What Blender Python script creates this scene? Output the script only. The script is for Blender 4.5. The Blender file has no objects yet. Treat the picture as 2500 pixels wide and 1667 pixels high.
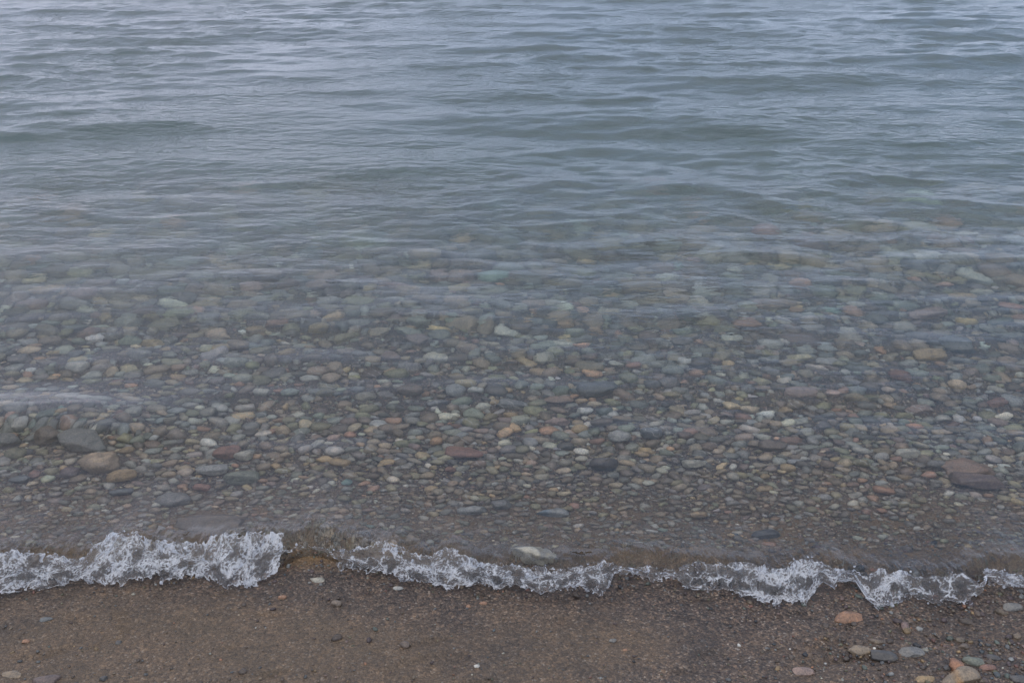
import bpy, math, random
import numpy as np
from mathutils import Vector

random.seed(7)
rng = np.random.default_rng(7)
scene = bpy.context.scene
R = math.radians

# ------------------------------------------------------------------ camera
CAM_H, PITCH, F_MM = 1.5, 25.0, 35.0
cam_data = bpy.data.cameras.new("camera")
cam_data.sensor_width = 36.0
cam_data.lens = F_MM
cam_data.clip_start = 0.05
cam_data.clip_end = 2000
cam = bpy.data.objects.new("camera", cam_data)
scene.collection.objects.link(cam)
cam.location = (0, 0, CAM_H)
cam.rotation_euler = (R(90 - PITCH), 0, 0)
scene.camera = cam

# ------------------------------------------------------------------ world: grey overcast evening sky
SUN_EL, SUN_AZ = 58.0, 200.0          # azimuth clockwise from +Y: behind the camera
world = bpy.data.worlds.new("World")
scene.world = world
world.use_nodes = True
nt = world.node_tree
nt.nodes.clear()
def wn(t, **k):
    n = nt.nodes.new(t)
    for a, b in k.items():
        setattr(n, a, b)
    return n
wout = wn("ShaderNodeOutputWorld")
bg = wn("ShaderNodeBackground")
sky = wn("ShaderNodeTexSky", sky_type="NISHITA", sun_disc=False,
         sun_elevation=R(SUN_EL), sun_rotation=R(SUN_AZ), air_density=1.0, dust_density=2.0, ozone_density=1.0)
tc = wn("ShaderNodeTexCoord")
sep = wn("ShaderNodeSeparateXYZ")
nt.links.new(tc.outputs["Generated"], sep.inputs[0])
# cloud deck: brighter towards the zenith, streaky patches, faint rose tint low down
ramp = wn("ShaderNodeValToRGB")
el = ramp.color_ramp.elements
el[0].position = 0.0; el[0].color = (6.2, 7.2, 9.4, 1)
el[1].position = 1.0; el[1].color = (10.6, 10.5, 10.6, 1)
e = ramp.color_ramp.elements.new(0.14); e.color = (5.5, 6.65, 8.9, 1)
e = ramp.color_ramp.elements.new(0.42); e.color = (4.4, 5.6, 7.6, 1)
nt.links.new(sep.outputs["Z"], ramp.inputs[0])
mp = wn("ShaderNodeMapping")
mp.inputs["Scale"].default_value = (1.3, 1.3, 5.0)
nt.links.new(tc.outputs["Generated"], mp.inputs[0])
cn = wn("ShaderNodeTexNoise")
cn.inputs["Scale"].default_value = 1.6
cn.inputs["Detail"].default_value = 4
nt.links.new(mp.outputs[0], cn.inputs["Vector"])
cr = wn("ShaderNodeValToRGB")
ce = cr.color_ramp.elements
ce[0].position = 0.36; ce[0].color = (0.78, 0.82, 0.88, 1)
ce[1].position = 0.66; ce[1].color = (1.36, 1.28, 1.25, 1)
nt.links.new(cn.outputs[0], cr.inputs[0])
mul = wn("ShaderNodeMix", data_type="RGBA", blend_type="MULTIPLY")
mul.inputs[0].default_value = 1.0
nt.links.new(ramp.outputs[0], mul.inputs[6])
nt.links.new(cr.outputs[0], mul.inputs[7])
mixs = wn("ShaderNodeMix", data_type="RGBA")
mixs.inputs[0].default_value = 0.82
nt.links.new(sky.outputs[0], mixs.inputs[6])
# a thinner, rosier stretch of cloud low over the lake on one side
gd = wn("ShaderNodeVectorMath", operation="DOT_PRODUCT")
gd.inputs[1].default_value = (-0.60, 0.77, 0.22)
nt.links.new(tc.outputs["Generated"], gd.inputs[0])
gr = wn("ShaderNodeMapRange", interpolation_type="SMOOTHSTEP")
gr.inputs[1].default_value = 0.74; gr.inputs[2].default_value = 1.0
nt.links.new(gd.outputs["Value"], gr.inputs[0])
glow = wn("ShaderNodeMix", data_type="RGBA", blend_type="ADD")
glow.inputs[7].default_value = (1.9, 1.25, 0.95, 1)
nt.links.new(gr.outputs[0], glow.inputs[0])
nt.links.new(mul.outputs[2], glow.inputs[6])
nt.links.new(glow.outputs[2], mixs.inputs[7])
nt.links.new(mixs.outputs[2], bg.inputs[0])
bg.inputs[1].default_value = 0.085
nt.links.new(bg.outputs[0], wout.inputs[0])

# ------------------------------------------------------------------ sun: very soft, through cloud
sun_d = bpy.data.lights.new("sun", "SUN")
sun_d.energy = 0.5
sun_d.angle = R(70)
sun_d.color = (1.0, 0.96, 0.92)
sun = bpy.data.objects.new("sun", sun_d)
scene.collection.objects.link(sun)
sdir = Vector((math.sin(R(SUN_AZ)) * math.cos(R(SUN_EL)), math.cos(R(SUN_AZ)) * math.cos(R(SUN_EL)), math.sin(R(SUN_EL))))
sun.rotation_euler = sdir.to_track_quat("Z", "Y").to_euler()
sun.location = sdir * 20

scene.view_settings.view_transform = "Standard"
scene.view_settings.look = "None"
scene.view_settings.gamma = 1.0
scene.view_settings.use_curve_mapping = False
scene.view_settings.exposure = 0.47
cy = scene.cycles
cy.use_denoising = True
cy.max_bounces = 9
cy.transmission_bounces = 8
cy.volume_bounces = 1
cy.transparent_max_bounces = 12
cy.diffuse_bounces = 2
cy.glossy_bounces = 3
cy.sample_clamp_indirect = 6.0
cy.caustics_refractive = True
cy.caustics_reflective = True
cy.blur_glossy = 0.2

# ------------------------------------------------------------------ helpers
def hash2(ix, iy, seed):
    h = (ix.astype(np.int64) * 374761393 + iy.astype(np.int64) * 668265263 + seed * 974634777) & 0xFFFFFFFF
    h = ((h ^ (h >> 13)) * 1274126177) & 0xFFFFFFFF
    h = (h ^ (h >> 16)) & 0xFFFFFFFF
    return h
def perlin(x, y, seed=0):
    x = np.asarray(x, float); y = np.asarray(y, float)
    ix = np.floor(x); iy = np.floor(y)
    fx = x - ix; fy = y - iy
    u = fx * fx * fx * (fx * (fx * 6 - 15) + 10)
    v = fy * fy * fy * (fy * (fy * 6 - 15) + 10)
    def g(dx, dy):
        a = hash2(ix + dx, iy + dy, seed) * (2 * math.pi / 4294967296.0)
        return np.cos(a) * (fx - dx) + np.sin(a) * (fy - dy)
    a = g(0, 0); b = g(1, 0); c = g(0, 1); d = g(1, 1)
    return (a + u * (b - a) + v * ((c + u * (d - c)) - (a + u * (b - a)))) * 1.5
def fbm(x, y, seed=0, octs=4, gain=0.5):
    s = 0.0; a = 1.0
    for i in range(octs):
        s = s + a * perlin(x * 2 ** i, y * 2 ** i, seed + i * 17)
        a *= gain
    return s
def ridged(x, y, seed=0, octs=3, gain=0.55):
    s = 0.0; a = 1.0; n = 0.0
    for i in range(octs):
        s = s + a * (1 - np.abs(perlin(x * 2.1 ** i, y * 2.1 ** i, seed + i * 31)) * 1.6)
        n += a
        a *= gain
    return s / n
def sstep(a, b, x):
    t = np.clip((x - a) / (b - a), 0, 1)
    return t * t * (3 - 2 * t)

# pixel (of the 2500 x 1667 photograph) -> ray
FPX = 2500 / 36.0 * F_MM
def ray(px, py):
    a = (px - 1250) / FPX; b = (833.5 - py) / FPX
    p = R(PITCH)
    d = np.array([a, math.cos(p) + b * math.sin(p), -math.sin(p) + b * math.cos(p)])
    return d / np.linalg.norm(d)
def on_plane(px, py, z=0.0):
    d = ray(px, py)
    t = (z - CAM_H) / d[2]
    return np.array([0, 0, CAM_H]) + d * t
def project(P):
    P = np.asarray(P, float)
    p = R(PITCH)
    v = P - np.array([0, 0, CAM_H])
    zf = v[..., 1] * math.cos(p) - v[..., 2] * math.sin(p)
    yu = v[..., 1] * math.sin(p) + v[..., 2] * math.cos(p)
    return 1250 + FPX * v[..., 0] / zf, 833.5 - FPX * yu / zf, zf

# ------------------------------------------------------------------ ground profile
GY = np.array([-400, -60, -12, -3, 0.0, 1.2, 1.7, 2.0, 2.4, 3.0, 4.2, 6.7, 10, 16, 40, 400.0])
GZ = np.array([30, 9, 2.2, 0.66, 0.26, 0.085, 0.03, 0.0, -0.042, -0.120, -0.34, -0.86, -1.5, -2.6, -5, -12.0])
def ground_z(x, y):
    x = np.asarray(x, float); y = np.asarray(y, float)
    z = np.interp(y + 0.03 * perlin(x * 0.9, y * 0.4, 3), GY, GZ)
    z = z + 0.13 * np.exp(-((x - 2.0) / 1.0) ** 2 - ((y - 4.6) / 0.9) ** 2) + 0.10 * perlin(x * 0.55, y * 0.8, 4) * sstep(3.2, 4.6, y)
    near = np.clip(1.5 - np.abs(y - 2.5) * 0.1, 0.2, 1)
    z = z + near * (0.010 * perlin(x * 1.3 + 4, y * 1.3, 5) + 0.004 * perlin(x * 4, y * 4, 6)) * sstep(1.2, 2.6, y)
    z = z + 0.0045 * perlin(x * 2.2, y * 5, 8) * (1 - sstep(1.9, 2.3, y)) + 0.0012 * fbm(x * 22, y * 26, 9, 3)
    return z
def at_bed(px, py):
    """where the line of sight through a pixel, bent at the calm water level, meets the bed"""
    P = on_plane(px, py, 0.0)
    d = ray(px, py)
    if P[1] < 2.02:
        zz = np.linspace(0.12, -0.02, 281)
        QQ = np.array([0, 0, CAM_H]) + d * ((zz - CAM_H) / d[2])[:, None]
        k = np.argmax(ground_z(QQ[:, 0], QQ[:, 1]) >= zz)
        return QQ[k], np.linalg.norm(QQ[k] - np.array([0, 0, CAM_H]))
    n = np.array([0, 0, 1.0]); e_ = 1 / 1.333
    c = -d[2]
    k = 1 - e_ * e_ * (1 - c * c)
    t = e_ * d + (e_ * c - math.sqrt(k)) * n
    L0 = np.linalg.norm(P - np.array([0, 0, CAM_H]))
    ss = np.linspace(0, 3, 1501)
    QQ = P + t * ss[:, None]
    k = np.argmax(QQ[:, 2] <= ground_z(QQ[:, 0], QQ[:, 1]))
    return QQ[k], L0 + ss[k] * 0.75

# ------------------------------------------------------------------ node material helper
class Mat:
    def __init__(self, name):
        self.m = bpy.data.materials.new(name)
        self.m.use_nodes = True
        self.t = self.m.node_tree
        self.t.nodes.clear()
        self.out = self.n("ShaderNodeOutputMaterial")
    def n(self, typ, ins=None, **k):
        n = self.t.nodes.new(typ)
        for a, b in k.items():
            setattr(n, a, b)
        if ins:
            for a, b in ins.items():
                self.set(n.inputs[a], b)
        return n
    def set(self, sock, b):
        if isinstance(b, bpy.types.NodeSocket):
            self.t.links.new(b, sock)
        elif isinstance(b, bpy.types.Node):
            self.t.links.new(b.outputs[0], sock)
        else:
            sock.default_value = b
    def noise(self, vec, scale, detail=3, rough=0.5, out=0):
        n = self.n("ShaderNodeTexNoise", {"Vector": vec, "Scale": scale, "Detail": detail, "Roughness": rough})
        return n.outputs[out]
    def ramp(self, fac, stops):
        n = self.n("ShaderNodeValToRGB", {"Fac": fac})
        els = n.color_ramp.elements
        els[0].position, els[0].color = stops[0][0], (*stops[0][1], 1)
        els[1].position, els[1].color = stops[-1][0], (*stops[-1][1], 1)
        for p, c in stops[1:-1]:
            els.new(p).color = (*c, 1)
        return n.outputs[0]
    def mix(self, fac, a, b, mode="MIX"):
        n = self.n("ShaderNodeMix", {0: fac, 6: a, 7: b}, data_type="RGBA", blend_type=mode)
        return n.outputs[2]
    def math(self, op, a, b=0.0, clamp=False):
        return self.n("ShaderNodeMath", {0: a, 1: b}, operation=op, use_clamp=clamp).outputs[0]
    def mapr(self, v, a, b, c, d):
        return self.n("ShaderNodeMapRange", {0: v, 1: a, 2: b, 3: c, 4: d}).outputs[0]

def link_mesh(name, verts, faces, mat, smooth=True, attrs=None, corner=4):
    me = bpy.data.meshes.new(name)
    verts = np.asarray(verts, np.float32); faces = np.asarray(faces, np.int32)
    me.vertices.add(len(verts)); me.vertices.foreach_set("co", verts.ravel())
    k = faces.shape[1]
    me.loops.add(faces.size); me.loops.foreach_set("vertex_index", faces.ravel())
    me.polygons.add(len(faces))
    me.polygons.foreach_set("loop_start", np.arange(0, faces.size, k, dtype=np.int32))
    me.polygons.foreach_set("use_smooth", np.full(len(faces), smooth))
    me.update(calc_edges=True)
    for an, (typ, data) in (attrs or {}).items():
        a = me.attributes.new(an, typ, "POINT")
        a.data.foreach_set("color" if "COLOR" in typ else "value", np.asarray(data, np.float32).ravel())
    me.materials.append(mat)
    o = bpy.data.objects.new(name, me)
    scene.collection.objects.link(o)
    return o
def tag(o, label, cat, group=None, kind=None):
    o["label"] = label; o["category"] = cat
    if group: o["group"] = group
    if kind: o["kind"] = kind
    return o
def grid_faces(nr, nc):
    i = np.arange(nr - 1)[:, None] * nc + np.arange(nc - 1)[None, :]
    return np.stack([i, i + 1, i + nc + 1, i + nc], -1).reshape(-1, 4)

# ------------------------------------------------------------------ materials
# wet sand / lakebed
M = Mat("wet_sand")
geo = M.n("ShaderNodeNewGeometry")
pos = geo.outputs["Position"]
big = M.noise(pos, 1.7, 3, 0.55)
mid = M.noise(pos, 9.0, 4, 0.6)
fine = M.noise(pos, 140.0, 4, 0.7)
sp = M.n("ShaderNodeSeparateXYZ", {0: pos})
# tan fine sand higher up the beach on one side, purple-brown coarse grit elsewhere
up = M.math("SUBTRACT", M.mapr(sp.outputs[1], 1.66, 1.92, 1.15, 0.0), M.mapr(sp.outputs[0], -0.4, 0.75, 0.0, 0.85))
up = M.math("ADD", up, M.mapr(big, 0.3, 0.7, -0.5, 0.45))
up = M.math("ADD", up, M.mapr(mid, 0.3, 0.7, -0.25, 0.25), True)
grit = M.ramp(fine, [(0.28, (0.022, 0.017, 0.014)), (0.5, (0.074, 0.056, 0.045)), (0.70, (0.160, 0.121, 0.090))])
tan = M.ramp(fine, [(0.28, (0.080, 0.055, 0.031)), (0.5, (0.152, 0.108, 0.064)), (0.72, (0.225, 0.165, 0.103))])
col = M.mix(up, grit, tan)
vor = M.n("ShaderNodeTexVoronoi", {"Vector": pos, "Scale": 260.0}, feature="F1")
vsep = M.n("ShaderNodeSeparateColor", {0: vor.outputs["Color"]})
grain = M.ramp(vsep.outputs[0], [(0.0, (0.012, 0.012, 0.014)), (0.3, (0.055, 0.043, 0.040)), (0.62, (0.105, 0.080, 0.066)),
                                 (0.86, (0.19, 0.14, 0.10)), (0.97, (0.27, 0.23, 0.19)), (1.0, (0.42, 0.39, 0.35))])
gm = M.math("MULTIPLY", M.mapr(up, 0.0, 1.0, 0.85, 0.40), M.mapr(mid, 0.3, 0.6, 0.5, 1.0))
col = M.mix(gm, col, grain)
vor2 = M.n("ShaderNodeTexVoronoi", {"Vector": pos, "Scale": 120.0}, feature="F1")
v2 = M.n("ShaderNodeSeparateColor", {0: vor2.outputs["Color"]})
col = M.mix(M.mapr(up, 0.0, 1.0, 0.75, 0.35), col, M.ramp(v2.outputs[1], [(0.0, (0.45, 0.45, 0.47)), (0.5, (0.95, 0.92, 0.90)), (0.9, (1.35, 1.2, 1.05)), (1.0, (2.1, 1.9, 1.7))]), "MULTIPLY")
col = M.mix(0.55, col, M.ramp(mid, [(0.32, (0.62, 0.62, 0.66)), (0.6, (1.08, 1.0, 0.96)), (0.8, (1.25, 1.1, 0.95))]), "MULTIPLY")
stain = M.math("MULTIPLY", M.mapr(M.noise(pos, 5.0, 5, 0.7), 0.60, 0.72, 0.0, 0.55), 1.0)
col = M.mix(stain, col, (0.105, 0.062, 0.022, 1))
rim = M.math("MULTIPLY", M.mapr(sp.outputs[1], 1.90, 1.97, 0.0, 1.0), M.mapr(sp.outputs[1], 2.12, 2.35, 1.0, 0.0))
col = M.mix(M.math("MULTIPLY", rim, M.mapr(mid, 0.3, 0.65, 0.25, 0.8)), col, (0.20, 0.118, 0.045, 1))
col = M.mix(M.mapr(sp.outputs[1], 3.6, 5.6, 0.0, 0.95), col, M.ramp(mid, [(0.3, (0.17, 0.18, 0.13)), (0.7, (0.33, 0.34, 0.26))]))
hgt = M.math("ADD", M.math("MULTIPLY", vor.outputs["Distance"], -0.6), M.math("MULTIPLY", fine, 0.9))
hgt = M.math("ADD", hgt, M.math("MULTIPLY", mid, 1.6))
hgt = M.math("ADD", hgt, M.math("MULTIPLY", vor2.outputs["Distance"], -0.7))
bmp = M.n("ShaderNodeBump", {"Strength": 0.9, "Distance": 0.0045, "Height": hgt})
pb = M.n("ShaderNodeBsdfPrincipled", {"Base Color": col, "Roughness": M.math("ADD", M.mapr(fine, 0.3, 0.7, 0.28, 0.52), M.math("MULTIPLY", up, 0.12)), "Normal": bmp})
M.set(M.out.inputs[0], pb)
mat_sand = M.m

# stones
def stone_material(name, rough):
    M = Mat(name)
    at = M.n("ShaderNodeAttribute", attribute_name="col")
    tcn = M.n("ShaderNodeTexCoord")
    v = tcn.outputs["Object"]
    at2 = M.n("ShaderNodeAttribute", attribute_name="vein")
    warp = M.n("ShaderNodeVectorMath", {0: v, 1: M.n("ShaderNodeVectorMath", {0: M.noise(v, 30, 3, 0.5, 1), "Scale": 0.05}, operation="SCALE").outputs[0]}, operation="ADD")
    n1 = M.noise(warp, 45, 4, 0.65)
    n2 = M.noise(v, 260, 3, 0.7)
    n3 = M.noise(v, 700, 2, 0.6)
    c = M.mix(1.0, at.outputs[0], M.ramp(n1, [(0.28, (0.58, 0.6, 0.62)), (0.5, (1, 1, 1)), (0.72, (1.35, 1.27, 1.16))]), "MULTIPLY")
    c = M.mix(0.8, c, M.ramp(n2, [(0.30, (0.5, 0.5, 0.52)), (0.5, (1, 1, 1)), (0.70, (1.4, 1.36, 1.3))]), "MULTIPLY")
    wav = M.n("ShaderNodeTexWave", {"Vector": warp, "Scale": 14.0, "Distortion": 2.0, "Detail": 3.0}, wave_type="BANDS", bands_direction="DIAGONAL")
    vm = M.math("MULTIPLY", at2.outputs["Fac"], M.mapr(wav.outputs["Fac"], 0.86, 1.0, 0.0, 0.6))
    c = M.mix(vm, c, (0.42, 0.40, 0.36, 1))
    b = M.n("ShaderNodeBump", {"Strength": 0.55, "Distance": 0.003, "Height": M.math("ADD", n1, M.math("MULTIPLY", n2, 0.5))})
    p = M.n("ShaderNodeBsdfPrincipled", {"Base Color": c, "Roughness": M.mapr(n3, 0.3, 0.7, rough, rough + 0.2), "Normal": b})
    M.set(M.out.inputs[0], p)
    return M.m
mat_stone = stone_material("stone", 0.42)
mat_wet = stone_material("wet_stone", 0.24)

# water
M = Mat("water")
geo = M.n("ShaderNodeNewGeometry")
pos = geo.outputs["Position"]
fr = M.n("ShaderNodeAttribute", attribute_name="front").outputs["Fac"]
rp = M.n("ShaderNodeAttribute", attribute_name="ripple").outputs["Fac"]
m1 = M.n("ShaderNodeMapping", {0: pos, "Scale": (9.0, 17.0, 9.0), "Rotation": (0, 0, 0.12)})
m2 = M.n("ShaderNodeMapping", {0: pos, "Scale": (26.0, 48.0, 26.0), "Rotation": (0, 0, -0.2)})
m3 = M.n("ShaderNodeMapping", {0: pos, "Scale": (70.0, 22.0, 40.0), "Rotation": (0, 0, 0.25)})
h1 = M.math("MULTIPLY", M.noise(m1, 1.0, 2, 0.5), M.math("MULTIPLY", rp, 0.0095))
h2 = M.math("MULTIPLY", M.noise(m2, 1.0, 2, 0.5), M.math("MULTIPLY", rp, 0.0024))
h3 = M.math("MULTIPLY", M.noise(m3, 1.0, 2, 0.5), M.math("MULTIPLY", fr, 0.012))
hh = M.math("ADD", M.math("ADD", h1, h2), h3)
b = M.n("ShaderNodeBump", {"Strength": 1.0, "Distance": 1.0, "Height": hh})
gl = M.n("ShaderNodeBsdfGlass", {"Color": (1, 1, 1, 1), "Roughness": 0.0, "IOR": 1.333, "Normal": b})
va = M.n("ShaderNodeVolumeAbsorption", {"Color": (0.46, 0.78, 0.78, 1), "Density": 0.80})
vs = M.n("ShaderNodeVolumeScatter", {"Color": (0.82, 0.93, 0.975, 1), "Density": 0.80, "Anisotropy": 0.0})
M.set(M.out.inputs[0], gl)
M.set(M.out.inputs[1], M.n("ShaderNodeAddShader", {0: va, 1: vs}))
mat_water = M.m

# foam: crumpled clear water laced with fine white froth
M = Mat("foam")
fa = M.n("ShaderNodeAttribute", attribute_name="froth").outputs["Fac"]
pos = M.n("ShaderNodeNewGeometry").outputs["Position"]
nn = M.noise(pos, 330, 3, 0.6)
b = M.n("ShaderNodeBump", {"Strength": 0.6, "Distance": 0.003, "Height": M.noise(pos, 120, 3, 0.6)})
gl = M.n("ShaderNodeBsdfGlass", {"Color": (0.97, 0.98, 1, 1), "Roughness": 0.02, "IOR": 1.333, "Normal": b})
df = M.n("ShaderNodeBsdfDiffuse", {"Color": (0.88, 0.90, 0.94, 1), "Normal": b})
tr = M.n("ShaderNodeBsdfTranslucent", {"Color": (0.88, 0.90, 0.94, 1), "Normal": b})
w = M.n("ShaderNodeMixShader", {0: 0.45, 1: df, 2: tr})
fac = M.math("MULTIPLY", fa, M.mapr(nn, 0.35, 0.6, 0.7, 1.0), True)
M.set(M.out.inputs[0], M.n("ShaderNodeMixShader", {0: fac, 1: gl, 2: w}))
mat_foam = M.m

# ------------------------------------------------------------------ ground sheet
ys = np.concatenate([np.linspace(-400, -12, 14), np.linspace(-11, 0.9, 26), np.arange(1.0, 2.3, 0.006), np.arange(2.3, 4.5, 0.03), np.linspace(4.6, 20, 70), np.linspace(24, 400, 24)])
xs = np.concatenate([np.linspace(-400, -14, 12), np.linspace(-12, -2.6, 30), np.arange(-2.5, 2.5, 0.018), np.linspace(2.6, 12, 30), np.linspace(14, 400, 12)])
X, Y = np.meshgrid(xs, ys)
Z = ground_z(X, Y)
# little drain marks and hollows in the wet sand
Z += (1 - sstep(1.9, 2.05, Y)) * sstep(0.9, 1.2, Y) * (-0.006 * sstep(0.82, 0.95, ridged(X * 1.7 + Y * 1.1, Y * 4.2 - X * 1.4, 44, 2)) + 0.0016 * fbm(X * 9, Y * 12, 45, 3))
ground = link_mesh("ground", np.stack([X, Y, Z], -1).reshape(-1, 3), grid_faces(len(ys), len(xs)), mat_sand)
tag(ground, "wet brown sand of the beach running down under the water", "beach", kind="structure")

# ------------------------------------------------------------------ shoreline of the little breaking wave (from the photograph)
FO = np.array([  # x, top edge, bottom edge of the foam (photo pixels)
 (-900,1385,1470),(-500,1370,1450),(-250,1380,1470),(0,1372,1468),(60,1372,1455),(100,1368,1452),(150,1376,1440),(200,1378,1432),(232,1352,1428),(250,1336,1430),(290,1328,1434),(305,1332,1446),(330,1338,1428),
 (360,1347,1424),(400,1350,1424),(450,1352,1424),(500,1350,1412),(515,1338,1425),(545,1330,1438),(600,1328,1436),(640,1324,1430),(678,1322,1408),
 (690,1335,1395),(720,1345,1370),(760,1348,1366),(810,1352,1378),(830,1352,1400),(860,1353,1396),(893,1352,1412),(920,1348,1408),(950,1346,1415),(1000,1366,1424),(1050,1376,1438),
 (1085,1362,1446),(1110,1368,1450),(1150,1384,1447),(1170,1388,1430),(1200,1392,1448),(1210,1394,1455),(1260,1392,1440),(1300,1400,1462),(1320,1400,1466),
 (1390,1398,1452),(1430,1394,1448),(1460,1388,1460),(1482,1384,1458),(1492,1390,1420),(1530,1392,1422),(1590,1395,1438),(1625,1400,1432),(1650,1398,1436),(1665,1392,1444),
 (1700,1390,1454),(1750,1388,1455),(1800,1392,1462),(1830,1395,1480),(1860,1398,1490),(1900,1406,1490),(1945,1405,1492),(1965,1386,1486),(1985,1384,1455),(2000,1388,1432),(2030,1400,1455),(2040,1402,1430),
 (2082,1410,1440),(2095,1408,1478),(2142,1416,1506),(2170,1406,1492),(2200,1408,1474),(2230,1416,1474),(2270,1420,1490),(2320,1416,1488),(2360,1412,1482),(2382,1440,1462),
 (2392,1402,1440),(2420,1404,1446),(2460,1412,1444),(2490,1418,1456),(2560,1424,1462),(2800,1415,1465),(3100,1420,1470),(3500,1420,1470)], float)
MASK = np.array([(-900,1),(680,1),(694,0.08),(770,0.18),(818,0.3),(828,1),(1484,1),(1494,0.55),(1540,0.68),(1600,0.75),(1655,0.62),(1664,1),(2375,1),(2386,0.1),(2396,1),(3500,1)], float)
FX = np.array([on_plane((p[0]), p[2], 0.004)[0] for p in FO])
TOE = np.array([on_plane(p[0], p[2], 0.004)[1] for p in FO])
CREST = np.array([on_plane(p[0], p[1], 0.036)[1] for p in FO])
def smooth_tab(tab, x, w):
    k = np.linspace(-2, 2, 21); g = np.exp(-k * k)
    return sum(gi * np.interp(x + ki * w, FX, tab) for gi, ki in zip(g, k)) / g.sum()
def toe(x):   return smooth_tab(TOE, x, 0.03) + 0.012
def crest(x): return np.maximum(smooth_tab(CREST, x, 0.03), toe(x) + 0.035) + 0.028 + 0.018 * perlin(x * 4.3, x * 0 + 0.5, 63) + 0.010 * perlin(x * 21, x * 0 + 0.5, 64)
def crest_h(x): return 0.047 + 0.010 * perlin(x * 3.1, x * 0 + 0.5, 61) + 0.004 * perlin(x * 11, x * 0 + 0.5, 62)

# ------------------------------------------------------------------ water
WAVES = []
for i in range(90):
    lam = 0.11 * (1.1 / 0.11) ** rng.random()
    th = rng.normal(0.05, 0.85 if lam < 0.4 else 0.45)
    k = 2 * math.pi / lam
    WAVES.append((k * math.sin(th), k * math.cos(th), 0.0032 * lam * rng.uniform(0.5, 1.4), rng.uniform(0, 6.283)))
for i in range(7):
    lam = rng.uniform(1.2, 2.4); th = rng.normal(0.05, 0.25); k = 2 * math.pi / lam
    WAVES.append((k * math.sin(th), k * math.cos(th), 0.0046 * lam, rng.uniform(0, 6.283)))
def wave_front(x, y):
    ty = toe(x); cy_ = crest(x); hc = crest_h(x)
    t = np.clip((y - ty) / (cy_ - ty), -0.6, 1)
    tp = np.clip(t, 0, 1)
    prof = 0.55 * np.sin(tp * math.pi / 2) + 0.45 * np.sqrt(np.clip(1 - (1 - tp) ** 2, 0, 1))
    front = np.where(t > 0, hc * prof, 0.06 * t)
    dd = np.clip(y - cy_, 0, None)
    behind = hc * (0.45 * np.exp(-(dd / 0.17) ** 1.5) + 0.55 * np.exp(-(dd / 0.55) ** 1.3))
    return np.where(y < cy_, front - 0.006 * (1 - tp), behind)
def water_z(x, y):
    z = wave_front(x, y)
    # open water
    sw = np.zeros_like(x)
    gust = 0.75 + 0.5 * perlin(x * 0.35, y * 0.22, 71)
    for kx, ky, a, ph in WAVES:
        s = np.sin(kx * x + ky * y + ph)
        lamb = 2 * math.pi / math.hypot(kx, ky)
        sw = sw + a * (s + 0.28 * np.cos(2 * (kx * x + ky * y + ph) + math.pi))
    amp = 0.10 * sstep(2.1, 2.7, y) + 0.22 * sstep(2.8, 3.9, y) + 0.68 * sstep(3.7, 6.0, y)
    amp = amp * (1.0 - 0.25 * sstep(9, 20, y))
    z = z + sw * amp * gust
    # sharp little crests between flat troughs
    wx = 0.25 * perlin(x * 0.8, y * 0.9, 72)
    cr1 = np.clip(1 - 2.2 * np.abs(perlin(x * 0.75 + wx, y * 2.1 + 2 * wx, 73)), 0, 1) ** 2
    cr2 = np.clip(1 - 2.2 * np.abs(perlin(x * 1.5 - y * 0.5 + wx, y * 4.0 + wx, 74)), 0, 1) ** 2
    z = z + (0.011 * cr1 + 0.005 * cr2) * gust * (0.35 * sstep(2.9, 3.6, y) + 0.65 * sstep(3.6, 4.6, y))
    # a second wavelet coming in on one side
    yc = 2.56 + 0.10 * perlin(x * 1.6, x * 0, 81) - 0.10 * (x + 1.3)
    A = 0.042 * (1 - sstep(-1.35, -0.75, x + 0.05 * perlin(x * 6, y * 6, 82)))
    d = y - yc
    z = z + A * np.where(d < 0, np.exp(-(d / 0.072) ** 2), np.exp(-(d / 0.20) ** 2))
    # low smooth undulation over the pebbles
    z = z + sstep(2.15, 2.5, y) * (1 - 0.5 * sstep(4, 7, y)) * (0.008 * perlin(x * 1.5 + 0.3 * y, y * 3.6, 83) + 0.0042 * perlin(x * 3.2 - 0.9 * y, y * 8.0, 84))
    return z
NC = 680
U = np.linspace(-0.78, 0.78, NC)
rows = []
NF = 120
for i in range(NF):
    x = U * 3.05
    y = toe(x) - 0.03 + (0.30 + 0.03) * i / (NF - 1)
    rows.append((x, y))
x0, y0 = rows[-1]
g = np.geomspace(1.0, 9.0, 540)
for i, gi in enumerate(g[1:]):
    f = sstep(0, 120, float(i + 1))
    yb = 2.34 * gi
    y = (y0 * gi) * (1 - f) + yb * f
    rows.append((U * (3.05 + y.mean() - y0.mean()), y))
for yb in np.geomspace(9.1 * 2.34, 380, 60):
    rows.append((U * (3.05 + yb - y0.mean()), np.full(NC, yb)))
X = np.array([r[0] for r in rows]); Y = np.array([r[1] for r in rows])
Z = water_z(X, Y)
far = sstep(60, 200, Y)
Z = Z * (1 - far)
dfr = Y - crest(X)
fingers = 0.0060 * perlin(X * 40 + 3 * perlin(X * 8, Y * 8, 93), Y * 14, 94) * np.exp(-((dfr + 0.005) / 0.04) ** 2)
Z = Z + fingers
front = np.exp(-(np.clip(dfr - 0.005, 0, None) / 0.035) ** 2) * sstep(-0.12, -0.05, dfr) * (0.6 + 0.6 * np.clip(perlin(X * 6, Y * 6, 91) + 0.3, 0, 1))
front = front + 0.20 * np.exp(-(np.clip(dfr, 0, None) / 0.16) ** 2)
ripple = 0.46 + 0.16 * sstep(2.5, 3.6, Y) + 0.65 * sstep(3.4, 5.5, Y)
ripple = ripple * np.clip(0.85 + 0.9 * perlin(X * 0.7, Y * 0.55, 92), 0.25, 2)
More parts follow.
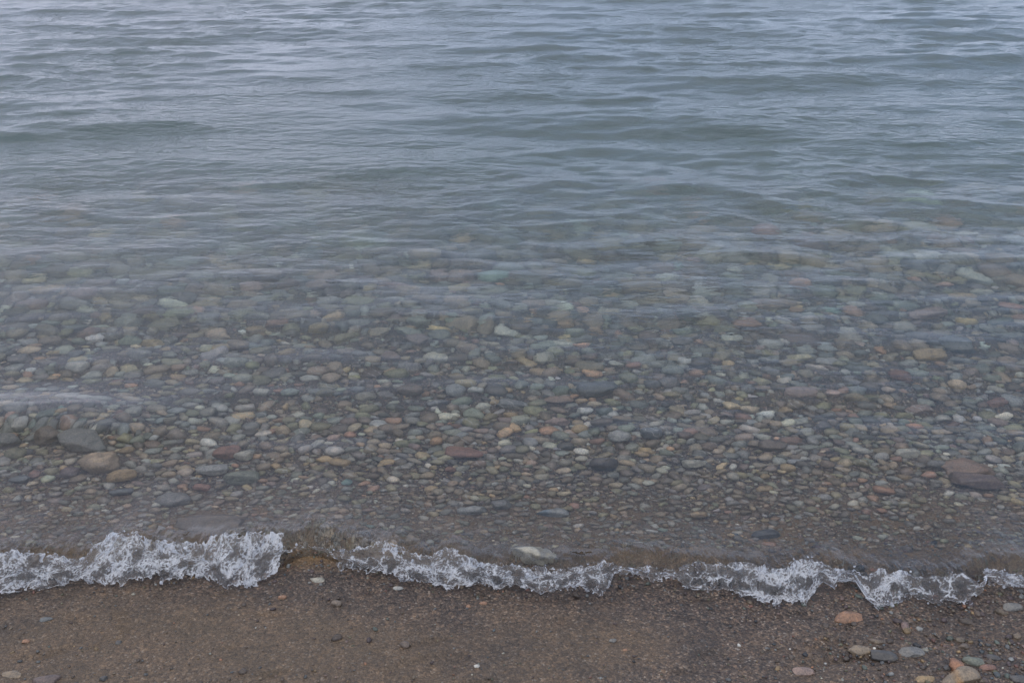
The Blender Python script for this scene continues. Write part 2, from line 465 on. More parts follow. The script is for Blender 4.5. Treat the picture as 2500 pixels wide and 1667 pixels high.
ripple = ripple + 0.12 * np.exp(-((Y - 2.9 + 0.12 * (X + 1.3)) / 0.12) ** 2) * (1 - sstep(-1.3, -0.6, X))
water = link_mesh("water", np.stack([X, Y, Z], -1).reshape(-1, 3), grid_faces(len(rows), NC), mat_water,
                  attrs={"front": ("FLOAT", front), "ripple": ("FLOAT", ripple)})
tag(water, "clear rippled lake water lapping onto the beach in a small wave", "water", kind="structure")

# ------------------------------------------------------------------ stones
def ico(sub):
    import bmesh
    bm = bmesh.new()
    bmesh.ops.create_icosphere(bm, subdivisions=sub, radius=1)
    v = np.array([p.co[:] for p in bm.verts]); f = np.array([[q.index for q in p.verts] for p in bm.faces])
    bm.free()
    return v, f
ICO = {1: ico(1), 2: ico(2), 3: ico(3), 4: ico(4)}
def stone_shape(sub, ax, rot, angular, tilt, r):
    """ax: semi-axes; angular 0..1: how many flats are worn on it"""
    v, f = ICO[sub]
    v = v.copy()
    if sub >= 2:
        p = r.uniform(2.2, 3.5)                                     # slightly boxy pebbles
        v /= (np.abs(v) ** p).sum(1, keepdims=True) ** (1 / p)
    for q in range(int(3 + 6 * angular)):
        n = r.normal(size=3); n[2] *= 0.7; n /= np.linalg.norm(n)
        d = r.uniform(0.62, 0.95) - 0.12 * angular
        h = np.clip(v @ n - d, 0, None)
        v -= (0.75 + 0.2 * angular) * h[:, None] * n
    w = r.normal(size=(3, 3)) * 1.3; ph = r.uniform(0, 6.28, 3)
    v *= (1 + 0.07 * np.sin(v @ w.T + ph).sum(1, keepdims=True) / 1.7)
    if sub >= 3:
        w = r.normal(size=(5, 3)) * 5; ph = r.uniform(0, 6.28, 5)
        v *= (1 + 0.022 * (0.4 + angular) * np.sin(v @ w.T + ph).sum(1, keepdims=True))
    v = v * np.array(ax)
    a, b = tilt
    ca, sa, cb, sb = math.cos(a), math.sin(a), math.cos(b), math.sin(b)
    v = v @ np.array([[1, 0, 0], [0, ca, -sa], [0, sa, ca]]).T @ np.array([[cb, 0, sb], [0, 1, 0], [-sb, 0, cb]]).T
    c, s = math.cos(rot), math.sin(rot)
    return v @ np.array([[c, -s, 0], [s, c, 0], [0, 0, 1]]).T, f

PAL = {  # colour word -> base colour
 "grey": (0.155, 0.160, 0.160), "slate blue": (0.100, 0.125, 0.140), "dark slate": (0.050, 0.058, 0.072), "brown": (0.150, 0.110, 0.083),
 "tan": (0.270, 0.200, 0.130), "ochre": (0.36, 0.235, 0.10), "orange": (0.36, 0.165, 0.080), "rust red": (0.24, 0.105, 0.075),
 "pink": (0.30, 0.195, 0.165), "pale grey": (0.30, 0.31, 0.30), "cream": (0.42, 0.40, 0.32), "green grey": (0.150, 0.185, 0.150),
 "purple brown": (0.125, 0.085, 0.085), "olive": (0.180, 0.175, 0.095), "white": (0.56, 0.55, 0.50), "terracotta": (0.27, 0.165, 0.115), "teal": (0.12, 0.25, 0.22)}
for _k, _c in PAL.items():
    _m = sum(_c) / 3
    PAL[_k] = tuple(_m + (q - _m) * 0.80 for q in _c)
PK = list(PAL)
PW = np.array([20, 6, 6, 19, 20, 5.5, 2.2, 2.0, 1.5, 8, 4.0, 7, 3.5, 13, 0.6, 0, 0.1]); PW = PW / PW.sum()

# the stones that stand out: photo x, y, width, height, colour, angular, label
L = [
 (1152,1256,74,36,"pale grey",.5,"broad flat beige-grey stone, largest of three in a row behind the wave"),
 (1223,1244,50,27,"grey",.3,"blue-grey oval stone between two larger flat stones"),
 (1349,1263,80,34,"pale grey",.4,"long pale stone with bluish end, rightmost of three in a row"),
 (1294,1338,112,52,"cream",.9,"rough whitish rock poking into the crest of the wave"),
 (1008,1330,44,46,"tan",.5,"pinkish tan stone seen through the crest of the wave"),
 (1426,1008,42,24,"white",.6,"white angular stone in front of the terracotta slab"),
 (1362,980,72,30,"terracotta",.8,"terracotta slab on the pebble bed beside the white stone"),
 (1112,957,50,34,"pale grey",.2,"round pale grey-green stone beside a white oval one"),
 (1162,957,42,18,"white",.2,"white tilted oval stone beside the round pale one"),
 (1210,985,28,20,"ochre",.3,"yellow pebble at the end of a long striped grey stone"),
 (1252,990,74,20,"grey",.3,"long striped grey stone next to a yellow pebble"),
 (1001,957,66,32,"brown",.2,"brown rounded stone left of the round pale one"),
 (1474,1145,74,36,"dark slate",.3,"dark blue-black flat stone in mid bed"),
 (1512,1076,58,36,"pale grey",.5,"pale speckled stone in front of two brown stones"),
 (1592,1068,54,28,"slate blue",.3,"bluish grey oval stone right of the pale speckled stone"),
 (1565,1116,36,20,"ochre",.3,"sand-yellow pebble below the bluish oval stone"),
 (1133,1114,96,32,"rust red",.4,"long reddish brown stone in mid bed"),
 (1458,955,104,44,"slate blue",.2,"broad blue-grey flat boulder behind the white angular stone"),
 (1412,1038,28,20,"ochre",.3,"bright yellow pebble below the white angular stone"),
 (1362,1034,64,26,"pink",.4,"pinkish brown flat stone below the terracotta slab"),
 (1468,1038,58,28,"brown",.3,"brown-grey stone, left one of a brown pair"),
 (1519,1030,58,26,"tan",.3,"brown-tan stone, right one of a brown pair"),
 (832,1139,54,14,"ochre",.4,"thin sand-coloured elongated stone in the bed left of centre"),
 (1098,1154,28,17,"rust red",.5,"small salmon-red pebble below the long reddish stone"),
 (252,1138,100,58,"tan",.6,"big tan-brown rock under the incoming side wave"),
 (293,1175,68,30,"ochre",.5,"orange-tan slab leaning on the big tan rock"),
 (428,1233,82,50,"grey",.4,"dull grey wedge-shaped rock near the left foam"),
 (385,1249,22,18,"cream",.4,"small cream pebble at the tip of the grey wedge rock"),
 (298,1212,54,18,"slate blue",.2,"blue-grey oval stone below the orange-tan slab"),
 (497,1296,180,56,"brown",.9,"large smooth flat brownish rock just behind the left foam"),
 (215,1088,120,44,"grey",.4,"grey boulder at the steep side wave"),
 (126,1076,64,40,"brown",.6,"dark brown jagged stone by the left edge of the wave"),
 (27,1084,60,34,"grey",.4,"grey rough stone at the far left edge"),
 (38,1066,24,18,"orange",.2,"orange round pebble resting above the grey stone at left edge"),
 (69,1110,34,16,"dark slate",.3,"dark blue sliver of stone at the left edge"),
 (42,1114,44,26,"olive",.4,"olive tan stone at the left edge below the grey one"),
 (88,1166,28,20,"rust red",.3,"rust-brown pebble left of the maroon one"),
 (174,1164,42,26,"purple brown",.3,"maroon-brown rounded stone left of the big tan rock"),
 (50,1179,46,18,"slate blue",.3,"grey-blue flat pebble near the left edge"),
 (520,1158,76,24,"pale grey",.4,"pale grey elongated stone in the bed left of centre"),
 (593,1179,86,36,"green grey",.2,"greenish grey broad stone right of the pale elongated one"),
 (555,1116,64,38,"rust red",.3,"reddish brown blocky stone with a cream one beside it"),
 (597,1122,48,28,"cream",.6,"cream angular stone beside the reddish brown block"),
 (495,1202,46,18,"rust red",.3,"brick-red flat stone below the pale elongated one"),
 (639,963,42,19,"cream",.1,"yellowish cream oval pebble below the olive wedge"),
 (637,930,52,34,"olive",.6,"olive-tan wedge-shaped stone left of centre"),
 (585,942,26,16,"orange",.2,"orange pebble left of the olive-tan wedge"),
 (492,1053,42,14,"orange",.3,"thin orange stone in the left half of the bed"),
 (379,975,26,14,"ochre",.2,"ochre pebble at the foot of the diagonal ripple"),
 (245,988,54,18,"green grey",.3,"pale greenish flat stone under the diagonal ripple"),
 (847,1189,26,22,"teal",.5,"small teal-green stone below the thin sand-coloured one"),
 (2365,1150,128,60,"terracotta",.95,"big flat terracotta slab near the right edge"),
 (2372,1188,112,26,"purple brown",.4,"dark brown stone under the big terracotta slab"),
 (2281,1145,54,24,"grey",.5,"grey block left of the big terracotta slab"),
 (2155,1206,48,18,"orange",.2,"orange-brown lens-shaped stone left below the big slab"),
 (1701,1271,46,22,"ochre",.4,"mustard-yellow flat stone near the wave, right of centre"),
 (1862,1198,46,17,"ochre",.4,"sandy orange flat stone in the right half of the bed"),
 (1887,1095,70,36,"brown",.3,"brown rounded stone with a tan block beside it"),
 (1841,1087,32,22,"tan",.6,"tan block at the left end of the brown rounded stone"),
 (1690,1143,58,24,"cream",.5,"whitish elongated stone right of centre"),
 (1868,1317,70,28,"dark slate",.2,"dark grey flat stone just behind the wave"),
 (1878,1342,40,18,"orange",.1,"orange oval stone in front of the dark flat one"),
 (2478,1066,42,22,"ochre",.1,"yellow egg-shaped pebble at the right edge"),
 (2436,984,52,22,"rust red",.3,"brick-red flat stone near the right edge"),
 (2472,980,40,30,"pale grey",.4,"pale blue stone beside the brick-red one at the right edge"),
 (1776,1033,36,14,"cream",.2,"cream lozenge pebble, first of a small row of four"),
 (1808,1032,32,17,"brown",.2,"brown pebble, second of a small row of four"),
 (1831,1034,34,18,"pale grey",.3,"bluish white pebble, third of a small row of four"),
 (1856,1041,34,17,"tan",.2,"yellowish pebble, last of a small row of four"),
 (1919,1003,36,22,"ochre",.4,"ochre wedge pebble above the row of four"),
 (1776,1015,32,18,"pink",.3,"pink speckled pebble above the cream lozenge"),
 (1956,961,82,20,"pink",.2,"long pale lilac flat stone right of centre"),
 (2218,1116,62,20,"cream",.5,"pale cream bar-shaped stone left above the big slab"),
 (2200,923,56,34,"rust red",.5,"rusty red-brown stone in the right of the bed"),
 (2243,1003,66,30,"pink",.5,"pale speckled slanting stone in the right of the bed"),
 (383,674,140,44,"olive",.5,"large olive boulder in deeper water at left"),
 (417,714,72,27,"green grey",.2,"rounded green-grey stone in front of the olive boulder"),
 (589,749,72,32,"tan",.3,"tan boulder right below the olive one"),
 (679,789,54,22,"orange",.2,"orange-red stone beside an ochre one in deeper water"),
 (630,806,54,26,"ochre",.4,"ochre stone beside the orange-red one in deeper water"),
 (796,839,36,32,"tan",.6,"square tan stone in deeper water left of centre"),
 (993,714,62,34,"ochre",.4,"mustard rounded stone in deeper water near centre"),
 (1230,774,46,16,"ochre",.2,"flat yellow stone beside the tan wedge in deeper water"),
 (1183,797,44,38,"tan",.5,"tan wedge stone in deeper water at centre"),
 (1274,799,60,32,"brown",.2,"brown round stone right of the tan wedge"),
 (1271,757,40,26,"cream",.7,"pale triangular stone behind the brown round one"),
 (1676,883,42,20,"white",.1,"white egg-shaped pebble standing out right of centre"),
 (1506,889,42,14,"cream",.3,"cream elongated pebble left of the white egg-shaped one"),
 (1824,793,76,32,"orange",.4,"orange-brown stone in deeper water right of centre"),
 (1964,825,106,50,"purple brown",.3,"large purple-brown boulder in the right half"),
 (2264,868,76,30,"ochre",.2,"domed ochre and white stone right of the purple boulder"),
 (2338,848,72,50,"slate blue",.3,"blue-grey boulder near the right edge"),
 (1877,883,52,21,"pale grey",.7,"pale blue angular stone below the purple boulder"),
 (2063,912,22,18,"cream",.1,"small round cream pebble below the purple boulder"),
 (1877,682,40,30,"cream",.6,"pale greenish stone in deep water at right"),
 (2088,747,46,17,"cream",.4,"pale flat stone in deep water above the purple boulder"),
 (2258,768,100,30,"pink",.5,"pinkish slab in deep water near the right edge"),
 (1560,700,110,40,"tan",.4,"large pale brown boulder in deep water right of centre"),
 (2068,1506,70,28,"orange",.6,"orange flat stone on wet sand just below the foam"),
 (2098,1587,58,22,"tan",.4,"tan stone on the sand, left of a dark and a grey one"),
 (2151,1598,62,22,"dark slate",.3,"dark slate stone on the sand between tan and grey ones"),
 (2226,1592,62,22,"grey",.4,"grey stone on the sand right of the dark slate one"),
 (1959,1637,54,18,"pink",.4,"salmon-pink flat stone on the sand near the bottom edge"),
 (2377,1614,48,24,"green grey",.3,"grey stone on the sand above the large ochre rock"),
 (2428,1605,34,15,"dark slate",.3,"dark grey pebble on the sand near the right edge"),
 (2413,1630,38,15,"rust red",.3,"pinkish red pebble on the sand beside the grey stone"),
 (2345,1652,96,52,"tan",.3,"large ochre-stained round rock at the bottom right"),
 (2258,1657,44,22,"ochre",.5,"orange-brown stone on the sand left of the large ochre rock"),
 (2487,1657,40,14,"dark slate",.3,"dark blue flat stone at the bottom right corner"),
 (2470,1482,46,18,"grey",.4,"grey rough stone on the sand at the right edge"),
 (2215,1536,20,16,"tan",.2,"small tan pebble on the sand, left of a small pale one"),
 (2245,1534,18,15,"pale grey",.2,"small pale pebble on the sand right of the tan one"),
 (2312,1629,18,16,"dark slate",.3,"small black pebble beside the large ochre rock"),
 (2350,1578,26,18,"brown",.3,"brown pebble on the sand above the grey stone"),
 (2139,1565,34,18,"brown",.4,"brown stone on the sand behind the tan one"),
 (30,1645,48,16,"tan",.2,"thin tan stone half sunk in sand, bottom left corner"),
 (112,1662,60,22,"purple brown",.3,"dark maroon stone half sunk at the bottom left edge"),
 (254,1655,20,16,"dark slate",.4,"small black pebble on tan sand near the bottom left"),
 (110,1512,34,12,"slate blue",.2,"flat blue-grey pebble half buried in sand at left"),
 (64,1565,17,12,"orange",.2,"tiny orange pebble on the sand at left"),
 (290,1569,15,13,"dark slate",.2,"tiny dark blue pebble on the sand at left"),
 (777,1416,40,17,"cream",.5,"cream wedge stone in the gap between the foam patches"),
 (689,1457,20,13,"orange",.2,"small orange pebble on sand below the foam gap"),
 (822,1472,28,22,"brown",.4,"round brown pebble in a hollow of the sand"),
 (1180,1472,20,13,"orange",.1,"orange oval pebble on sand below the middle foam"),
 (1143,1480,15,12,"orange",.1,"smaller orange pebble left of the oval one"),
 (972,1436,26,14,"pale grey",.2,"pale grey pebble on sand close to the foam"),
 (1164,1626,15,11,"white",.3,"tiny white stone on the sand at bottom centre"),
 (1526,1586,12,9,"orange",.2,"tiny orange pebble on the sand right of centre"),
 (1495,1564,20,14,"grey",.5,"grey chip of stone on the sand right of centre"),
]
sub_px = lambda w: 4 if w > 60 else 3
PLACED = []       # x, y, r for spacing
LAND = []
for i, (px, py, w, h, cname, ang, lab) in enumerate(L):
    r = np.random.default_rng(1000 + i)
    Q, dist = at_bed(px, py + 0.10 * h)
    dv = ray(px, py)
    mpp = dist * math.cos(math.atan(abs(py - 833.5) / FPX)) / FPX
    W, H = w * mpp, h * mpp
    sn = max(0.2, -dv[2]); cs = math.sqrt(1 - sn * sn) * (1.0 if Q[1] < 2.02 else 0.6)
    c = min(0.55 * W, 0.55 * H / cs)
    bq = np.clip((H - c * cs * 0.8) / sn, 0.5 * W, 1.6 * W)
    ax = (W * 0.54, bq * 0.54, c * 0.56)
    v, f = stone_shape(sub_px(w), ax, r.uniform(-0.25, 0.25), ang, (r.uniform(-0.06, 0.12), r.uniform(-0.1, 0.1)), r)
    # push the outline back to the width seen in the photo
    v[:, 0] *= W / (v[:, 0].max() - v[:, 0].min())
    wet = Q[1] < 2.02
    o = link_mesh("stone" if w > 34 else "pebble", v, f, mat_wet if wet else mat_stone)
    base = (0.75 * np.array(PAL[cname]) + 0.25 * np.array([0.18, 0.145, 0.10])) * r.uniform(0.92, 1.1)
    cc = np.tile(np.append(base, 1), (len(v), 1))
    if "ochre-stained" in lab:                       # rusty stains on the big round rock
        m = 0.7 * sstep(0.55, 0.95, np.sin(v[:, 0] * 75 + 2.2 + 25 * v[:, 2]) * np.cos(v[:, 2] * 40))[:, None]
        cc[:, :3] = cc[:, :3] * (1 - m) + np.array([0.33, 0.17, 0.05]) * m
    if "bluish end" in lab:
        m = sstep(-0.01, 0.012, -v[:, 0] - 0.008)[:, None]
        cc[:, :3] = cc[:, :3] * (1 - m) + np.array([0.17, 0.21, 0.24]) * m
    a = o.data.attributes.new("col", "FLOAT_COLOR", "POINT"); a.data.foreach_set("color", cc.astype(np.float32).ravel())
    a = o.data.attributes.new("vein", "FLOAT", "POINT"); a.data.foreach_set("value", np.full(len(v), 1.0 if ("striped" in lab or "speckled" in lab) else 0.0, np.float32))
    sink = (1.35 if Q[1] < 2.6 else 0.9) if not wet else 0.02
    if "half" in lab: sink = -0.15
    if "large smooth flat" in lab: sink = -0.1
    if "poking" in lab:
        Q = on_plane(px, py + 12, 0.036); sink = 0.0
    zs = float(ground_z(Q[0], Q[1])) + c * 0.5 * sink
    if not wet: zs = min(zs, max((0.012 if Q[1] < 2.45 else -0.008) - 0.5 * c, float(ground_z(Q[0], Q[1])) - 0.1 * c))
    o.location = (Q[0], Q[1], 0.030 if "poking" in lab else zs)
    tag(o, lab, "stone" if w > 34 else "pebble", "distinct stones on the sand" if wet else "distinct stones under the water")
    PLACED.append((Q[0], Q[1], 0.5 * (ax[0] + ax[1]) * 1.35))
    LAND.append((px, py, w, lab))

# ---- the pebble bed
def rbar(y):
    return np.interp(y, [1.9, 2.05, 2.2, 2.4, 2.7, 3.0, 3.6, 4.2, 5.2, 7, 9], [.0028, .0040, .0056, .0074, .0100, .0126, .0165, .0235, .034, .046, .055])
CELL = 0.03
gridd = {}
def grid_put(x, y, r):
    gridd.setdefault((int(math.floor(x / CELL)), int(math.floor(y / CELL))), []).append((x, y, r))
def free(x, y, r, k):
    n = int(math.ceil((r + 0.11) / CELL))
    n = min(n, 6)
    cx, cy_ = int(math.floor(x / CELL)), int(math.floor(y / CELL))
    for i in range(cx - n, cx + n + 1):
        for j in range(cy_ - n, cy_ + n + 1):
            for (a, b_, q) in gridd.get((i, j), ()):
                dd = (a - x) ** 2 + (b_ - y) ** 2
                if dd < (k * (r + q)) ** 2:
                    return False
    return True
for p in PLACED:
    grid_put(*p)
cand = []
NB = 56000
for i in range(NB):
    t = rng.random()
    y = 1.98 * (6.2 / 1.98) ** (t ** 1.1)
    x = rng.uniform(-0.74, 0.74) * (y + 0.6)
    if i < 22000:
        y = rng.uniform(1.985, 2.75)
        x = rng.uniform(-0.70, 0.70) * (y + 0.6)
    r = float(rbar(y)) * math.exp(rng.normal(0, 0.58))
    r = min(r, 3.0 * float(rbar(y)))
    cand.append((r, x, y))
cand.sort(reverse=True)
BED = []
for r, x, y in cand:
    if free(x, y, r, 0.66):
        grid_put(x, y, r); BED.append((x, y, r))
SMALL = []
for i in range(21000):      # gravel in the gaps
    t = rng.random()
    y = 1.97 * (5.5 / 1.97) ** (t ** 1.9)
    x = rng.uniform(-0.72, 0.72) * (y + 0.6)
    SMALL.append((x, y, float(rbar(y)) * rng.uniform(0.22, 0.5)))
print("bed pebbles", len(BED), "gravel", len(SMALL))

def make_cols(n, r):
    idx = r.choice(len(PK), n, p=PW)
    c = (0.70 * np.array([PAL[PK[i]] for i in idx]) + 0.32 * np.array([0.205, 0.168, 0.104])) * 1.22 * np.exp(r.normal(0, 0.24, (n, 1))) * np.exp(r.normal(0, 0.03, (n, 3)))
    return idx, c

# project every bed pebble to find the ones that show largest
bx = np.array(BED)
bz = ground_z(bx[:, 0], bx[:, 1])
ppx, ppy, pzf = project(np.stack([bx[:, 0], bx[:, 1], bz * 0.72], -1))    # apparent depth is about 3/4
size = bx[:, 2] * 2 * FPX / pzf
vis = (ppx > 20) & (ppx < 2480) & (ppy > 715) & (ppy < 1300)
order = np.argsort(-np.where(vis, size, 0))
NIND = 300 - len(L)
ind = set(order[:NIND].tolist())
cidx, bcol = make_cols(len(bx), rng)
kn = (0.34 * (1 - sstep(2.1, 2.7, bx[:, 1])))[:, None]
bcol = bcol * (1 - kn) + kn * np.array([0.20, 0.148, 0.096])

def stone_params(r_, rr):
    e1 = rr.uniform(0.95, 1.30); e2 = rr.uniform(0.62, 0.95); fl = rr.uniform(0.42, 0.82)
    return (r_ * e1, r_ * e2, r_ * fl)
def shape_word(ax, ang):
    if ang > 0.55: return "angular"
    if ax[0] / ax[1] > 1.65: return "elongated"
    if ax[2] / ax[0] < 0.36: return "flat"
    if ax[0] / ax[1] < 1.25: return "round"
    return "oval"
def offset_words(dx, dy):
    if abs(dx) > 1.3 * abs(dy):
        return ("just " if abs(dx) < 90 else "") + ("right of" if dx > 0 else "left of")
    return ("just " if abs(dy) < 60 else "") + ("behind" if dy < 0 else "in front of")
import re
def short(lab):      # the head of a landmark's label, to refer to it
    s = re.split(r",| beside | with | between | behind | in | on | at | near | under | below | above | just | seen | poking | leaning | left | right | resting | by | next | half | close | standing ", lab)[0]
    return s
heads = [short(l[3]) for l in LAND]
LAND = [l for l, h_ in zip(LAND, heads) if heads.count(h_) == 1 and l[1] < 1320]
land_xy = np.array([(a, b_) for a, b_, _, _ in LAND])
USED = {}
acc = {1: [], 2: [], 3: []}
def emit(sub, v, f, c, vein):
    acc[sub].append((v, f, c, vein))
for i in range(len(bx)):
    rr = np.random.default_rng(50000 + i)
    x, y, r_ = bx[i]
    ax = stone_params(r_, rr)
    ang = float(np.clip(rr.normal(0.62 - 0.22 * sstep(2.3, 3.2, y), 0.22), 0, 1))
    rot = rr.normal(0, 0.55)
    tilt = (rr.normal(0, 0.16), rr.normal(0, 0.16))
    zc = bz[i] + ax[2] * rr.uniform(0.05, 0.75)
    vein = 0.9 if rr.random() < 0.13 else 0.0
    if i in ind:
        v, f = stone_shape(3, ax, rot, ang, tilt, rr)
        o = link_mesh("pebble", v, f, mat_stone)
        cc = np.tile(np.append(bcol[i], 1), (len(v), 1)).astype(np.float32)
        a = o.data.attributes.new("col", "FLOAT_COLOR", "POINT"); a.data.foreach_set("color", cc.ravel())
        a = o.data.attributes.new("vein", "FLOAT", "POINT"); a.data.foreach_set("value", np.full(len(v), vein, np.float32))
        o.location = (x, y, zc)
        d2 = ((land_xy - np.array([ppx[i], ppy[i] ])) ** 2 * np.array([1, 2.2])).sum(1)
        lab = None
        for q in np.argsort(d2)[:10]:
            dx, dy = ppx[i] - land_xy[q][0], ppy[i] - land_xy[q][1]
            cand_l = f"{PK[cidx[i]]} {shape_word(ax, ang)} stone {offset_words(dx, dy)} the {short(LAND[q][3])}"
            if cand_l not in USED and len(cand_l.split()) <= 16:
                lab = cand_l
                break
        USED[lab] = 1
        tag(o, lab, "pebble", "pebbles of the shallow bed")
    else:
        sub = 2 if size[i] > 15 else 1
        v, f = stone_shape(sub, ax, rot, ang, tilt, rr)
        emit(sub, v + np.array([x, y, zc]), f, bcol[i], vein)
sm = np.array(SMALL)
sz = ground_z(sm[:, 0], sm[:, 1])
_, scol = make_cols(len(sm), rng)
scol = scol * 0.6 + 0.4 * np.array([0.165, 0.120, 0.078])
for i in range(len(sm)):
    rr = rng
    r_ = sm[i, 2]
    v, f = ICO[1]
    v = (v + rr.normal(0, 0.16, v.shape)) * np.array([r_ * rr.uniform(.9, 1.4), r_ * rr.uniform(.6, 1), r_ * rr.uniform(.4, .8)])
    c, s = math.cos(i), math.sin(i)
    v = v @ np.array([[c, -s, 0], [s, c, 0], [0, 0, 1]])
    emit(1, v + np.array([sm[i, 0], sm[i, 1], sz[i] + r_ * 0.25]), f, scol[i], 0.0)
def join(name, items, mat):
    off = 0; V = []; Fq = []; C = []; Ve = []
    for v, f, c, ve in items:
        V.append(v); Fq.append(f + off); off += len(v)
        C.append(np.tile(np.append(c, 1), (len(v), 1))); Ve.append(np.full(len(v), ve))
    return link_mesh(name, np.concatenate(V), np.concatenate(Fq), mat,
                     attrs={"col": ("FLOAT_COLOR", np.concatenate(C)), "vein": ("FLOAT", np.concatenate(Ve))})
bedobj = join("pebble_bed", acc[1] + acc[2] + acc[3], mat_stone)
tag(bedobj, "mass of smaller mixed pebbles covering the bed under the water", "pebbles", kind="stuff")

# ---- grit and gravel on the wet sand
PWB = np.array([12, 2, 4, 30, 18, 4, 2.0, 3, 4, 4, 1.5, 4, 14, 4, 0.5, 0, 0]); PWB = PWB / PWB.sum()
acc = []
for i in range(18500):
    x = rng.uniform(-1.85, 1.85)
    y = rng.uniform(1.35, 2.06)
    dens = 0.20 + 0.80 * sstep(1.74, 2.0, y) + 1.2 * sstep(0.25, 1.0, x)
    dens *= 0.4 + 1.1 * np.clip(0.5 + perlin(x * 3, y * 5, 77), 0, 1)
    if rng.random() > dens: continue
    r_ = 0.0021 * math.exp(rng.normal(0, 0.45)) * (1.0 + 0.55 * sstep(0.4, 1.2, x))
    sub = 2 if r_ > 0.0055 else 1
    v, f = ICO[sub]
    v = (v + rng.normal(0, 0.10, v.shape)) * np.array([r_ * rng.uniform(.9, 1.4), r_ * rng.uniform(.7, 1), r_ * rng.uniform(.4, .8)])
    an = rng.uniform(0, 6.3); c, s = math.cos(an), math.sin(an)
    v = v @ np.array([[c, -s, 0], [s, c, 0], [0, 0, 1]])
    k = PK[rng.choice(len(PK), p=PWB)]
    colr = np.array(PAL[k]) * (0.62 if k not in ("white", "orange") else 0.8) * math.exp(rng.normal(0, 0.2))
    acc.append((v + np.array([x, y, float(ground_z(x, y)) + r_ * 0.15]), f, colr, 0.0))
grit = join("beach_gravel", acc, mat_wet)
tag(grit, "fine gravel and grit scattered over the wet brown sand", "gravel", kind="stuff")

# ------------------------------------------------------------------ foam along the wave
def worley(x, y, seed):
    ix = np.floor(x); iy = np.floor(y)
    f1 = np.full(x.shape, 9.0); f2 = np.full(x.shape, 9.0)
    for dx in (-1, 0, 1):
        for dy in (-1, 0, 1):
            cx, cy2 = ix + dx, iy + dy
            jx = hash2(cx, cy2, seed) / 4294967296.0; jy = hash2(cx, cy2, seed + 7) / 4294967296.0
            d = np.hypot(cx + jx - x, cy2 + jy - y)
            f2 = np.minimum(f2, np.maximum(f1, d)); f1 = np.minimum(f1, d)
    return f1, f2
NX, NS = 1960, 92
xs = np.linspace(-1.85, 1.85, NX)
sx = np.linspace(-0.22, 1.16, NS)
X0, S = np.meshgrid(xs, sx)
TO = np.interp(X0, FX, TOE); CR = np.interp(X0, FX, CREST)
CR = np.maximum(CR, TO + 0.012)
pxs = np.interp(X0, FX, FO[:, 0])
mask = np.interp(pxs, MASK[:, 0], MASK[:, 1])
# how white (1) or glassy (0) each stretch of the wave is
white = np.interp(pxs, [-400, 200, 235, 690, 700, 820, 900, 1000, 1130, 1200, 1300, 1460, 1500, 1660, 1700, 1810, 1850, 1990, 2080, 2110, 2190, 2230, 2330, 2380, 2500, 2900],
                       [.8, .8, .97, .97, .25, .25, .55, .75, .9, .65, .7, .65, .4, .45, .4, .5, .85, .95, .75, .92, .85, .45, .35, .5, .7, .7])
V = S * 0.078
hc = crest_h(X0)
Sc = np.clip(S, 0, 1)
yb = CR + (TO - CR) * S
lip = 0.036 * np.sqrt(np.clip(1 - Sc ** 2.2, 0, 1)) * (1 - 0.8 * np.clip(-S / 0.22, 0, 1) ** 1.5)
zb = np.maximum(np.maximum(wave_front(X0, yb) + 0.001, lip), ground_z(X0, yb) + 0.002)
wx = X0 + 0.006 * perlin(X0 * 45, V * 45, 131); wy = V + 0.006 * perlin(X0 * 45, V * 45, 132)
A1, A2 = worley(wx * 32, wy * 26, 141)
B1, B2 = worley(wx * 80, wy * 64, 142)
C1, C2 = worley(wx * 190, wy * 150, 143)
dome = lambda f: np.sqrt(np.clip(1 - (f / 0.85) ** 2, 0, 1))
lump = 0.010 * dome(A1) + 0.014 * perlin(X0 * 8, V * 9, 102)
wr = 0.0058 * dome(B1) * (0.4 + 0.9 * np.clip(0.5 + perlin(X0 * 14, V * 14, 110), 0, 1)) + 0.0022 * dome(C1) * (0.3 + white)
fn = 0.004 * (ridged(X0 * 60 + 2.0 * perlin(X0 * 16, V * 16, 111), V * 40, 103, 3) - 0.5)
edge = np.clip(np.minimum(S + 0.22, 1.16 - S) / 0.25, 0, 1) ** 0.6
D = (lump + wr + fn) * edge * (0.45 + 0.75 * white) * 1.35
D = np.maximum(D, 0.0) + 0.0045 * edge
crown = np.exp(-((S + 0.02) / 0.16) ** 2) * (0.020 * np.clip(ridged(X0 * 19, V * 8, 133, 2) - 0.55, 0, 1) + 0.010 * np.clip(ridged(X0 * 55, V * 14, 134, 2) - 0.5, 0, 1)) * (0.5 + white)
Xd = X0 + 0.007 * perlin(X0 * 26, V * 40, 106) + 0.003 * perlin(X0 * 95, V * 95, 107)
Yd = yb - D * 0.65 + 0.006 * perlin(X0 * 22, V * 40, 108) + 0.003 * perlin(X0 * 90, V * 90, 109)
Zd = zb + D * 0.85 + crown
Zd = np.maximum(Zd, ground_z(Xd, Yd) + 0.0012)
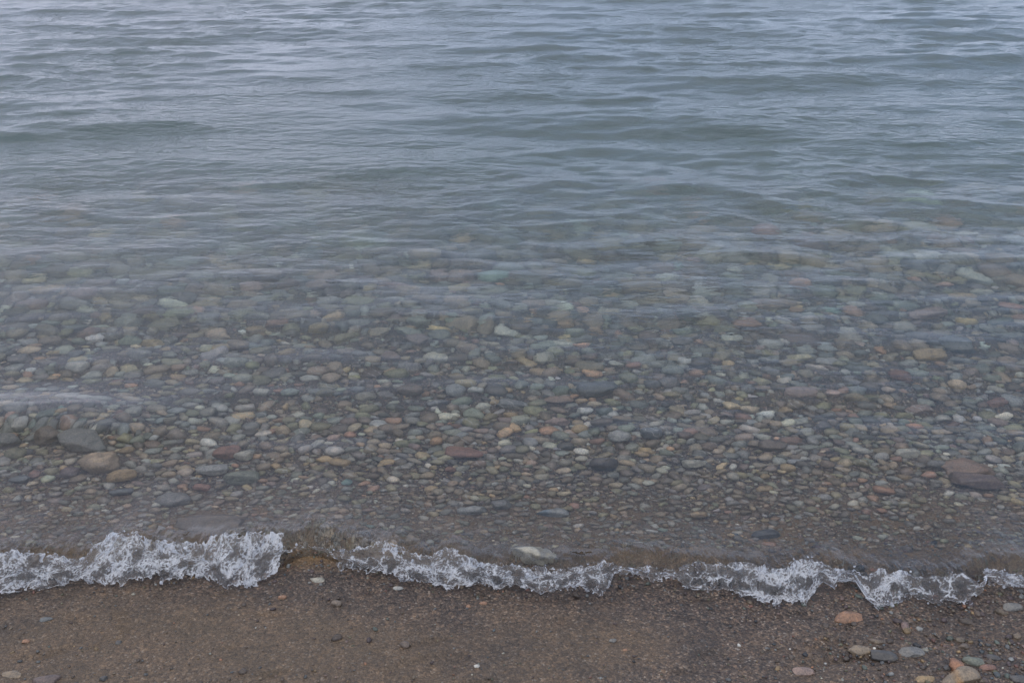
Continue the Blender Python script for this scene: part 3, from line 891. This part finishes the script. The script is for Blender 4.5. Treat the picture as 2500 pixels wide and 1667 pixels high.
# where there is foam: ragged rim with drips, gaps
ragged = 0.15 * perlin(X0 * 24, V * 20, 121) + 0.13 * perlin(X0 * 70, V * 28, 122) + 0.08 * perlin(X0 * 170, V * 60, 120)
cover = np.minimum(S + 0.10, 1.06 - S) + ragged - (1 - mask) * 0.62
hole = ridged(X0 * 16 + 3, V * 26, 123, 2)
cover = cover - 0.46 * sstep(0.78, 0.95, hole) * sstep(-0.1, 0.35, perlin(X0 * 6, V * 12, 124)) * (1.2 - white)
rimA = 1 - sstep(0.0, 0.16, A2 - A1); rimB = 1 - sstep(0.0, 0.22, B2 - B1); rimC = 1 - sstep(0.0, 0.30, C2 - C1)
body = np.clip(0.5 + 1.1 * perlin(X0 * 30, V * 34, 128), 0, 1)
spk = sstep(0.15, 0.6, perlin(X0 * 210, V * 170, 129))
streak = sstep(0.72, 0.92, ridged(X0 * 70 + 3 * perlin(X0 * 9, V * 9, 135), V * 11, 136, 2))
froth = white * (0.20 + 0.55 * body * (0.3 + 0.7 * rimB) + 0.60 * rimC * (0.3 + 0.7 * body) + 0.6 * spk * (0.3 + 0.7 * body)) + 0.55 * rimA * (0.25 + 0.75 * body) + 0.75 * streak * (1 - white) * body
froth = froth + 0.55 * sstep(0.07, 0.0, cover)
nodes = np.stack([Xd, Yd, Zd], -1).reshape(-1, 3)
fc = grid_faces(NS, NX)
keep = (cover.reshape(-1)[fc] > 0).all(1)
fc = fc[keep][:, ::-1]
usedv = np.unique(fc); remap = np.full(len(nodes), -1); remap[usedv] = np.arange(len(usedv))
FV = nodes[usedv]; FF = remap[fc]; FR = np.clip(0.25 * froth.reshape(-1)[usedv] + 0.80 * sstep(0.27, 0.82, froth.reshape(-1)[usedv]), 0, 1)
# thrown drops and bubbles
cand = np.flatnonzero((cover.reshape(-1) > -0.05) & (cover.reshape(-1) < 0.35))
tri_v, tri_f = ICO[2]
dv, dq, dfro = [], [], []
off = len(FV)
FFt = np.concatenate([FF[:, [0, 1, 2]], FF[:, [0, 2, 3]]])
for i in rng.choice(cand, 900, replace=False):
    r_ = 0.0011 * math.exp(rng.normal(0, 0.5))
    p = nodes[i] + rng.normal(0, 0.006, 3) + np.array([0, -0.001, r_])
    p[2] = max(p[2], float(ground_z(p[0], p[1])) + r_ * 0.6)
    dv.append(tri_v * r_ * np.array([1, 1, rng.uniform(.8, 1.3)]) + p); dq.append(tri_f + off); off += len(tri_v)
    dfro.append(np.full(len(tri_v), rng.choice([0.05, 0.3, 0.7])))
FV = np.concatenate([FV] + dv); FFt = np.concatenate([FFt] + dq); FR = np.concatenate([FR] + dfro)
foam = link_mesh("foam", FV, FFt, mat_foam, attrs={"froth": ("FLOAT", FR)})
tag(foam, "white bubbling foam along the edge of the small breaking wave", "foam", kind="stuff")
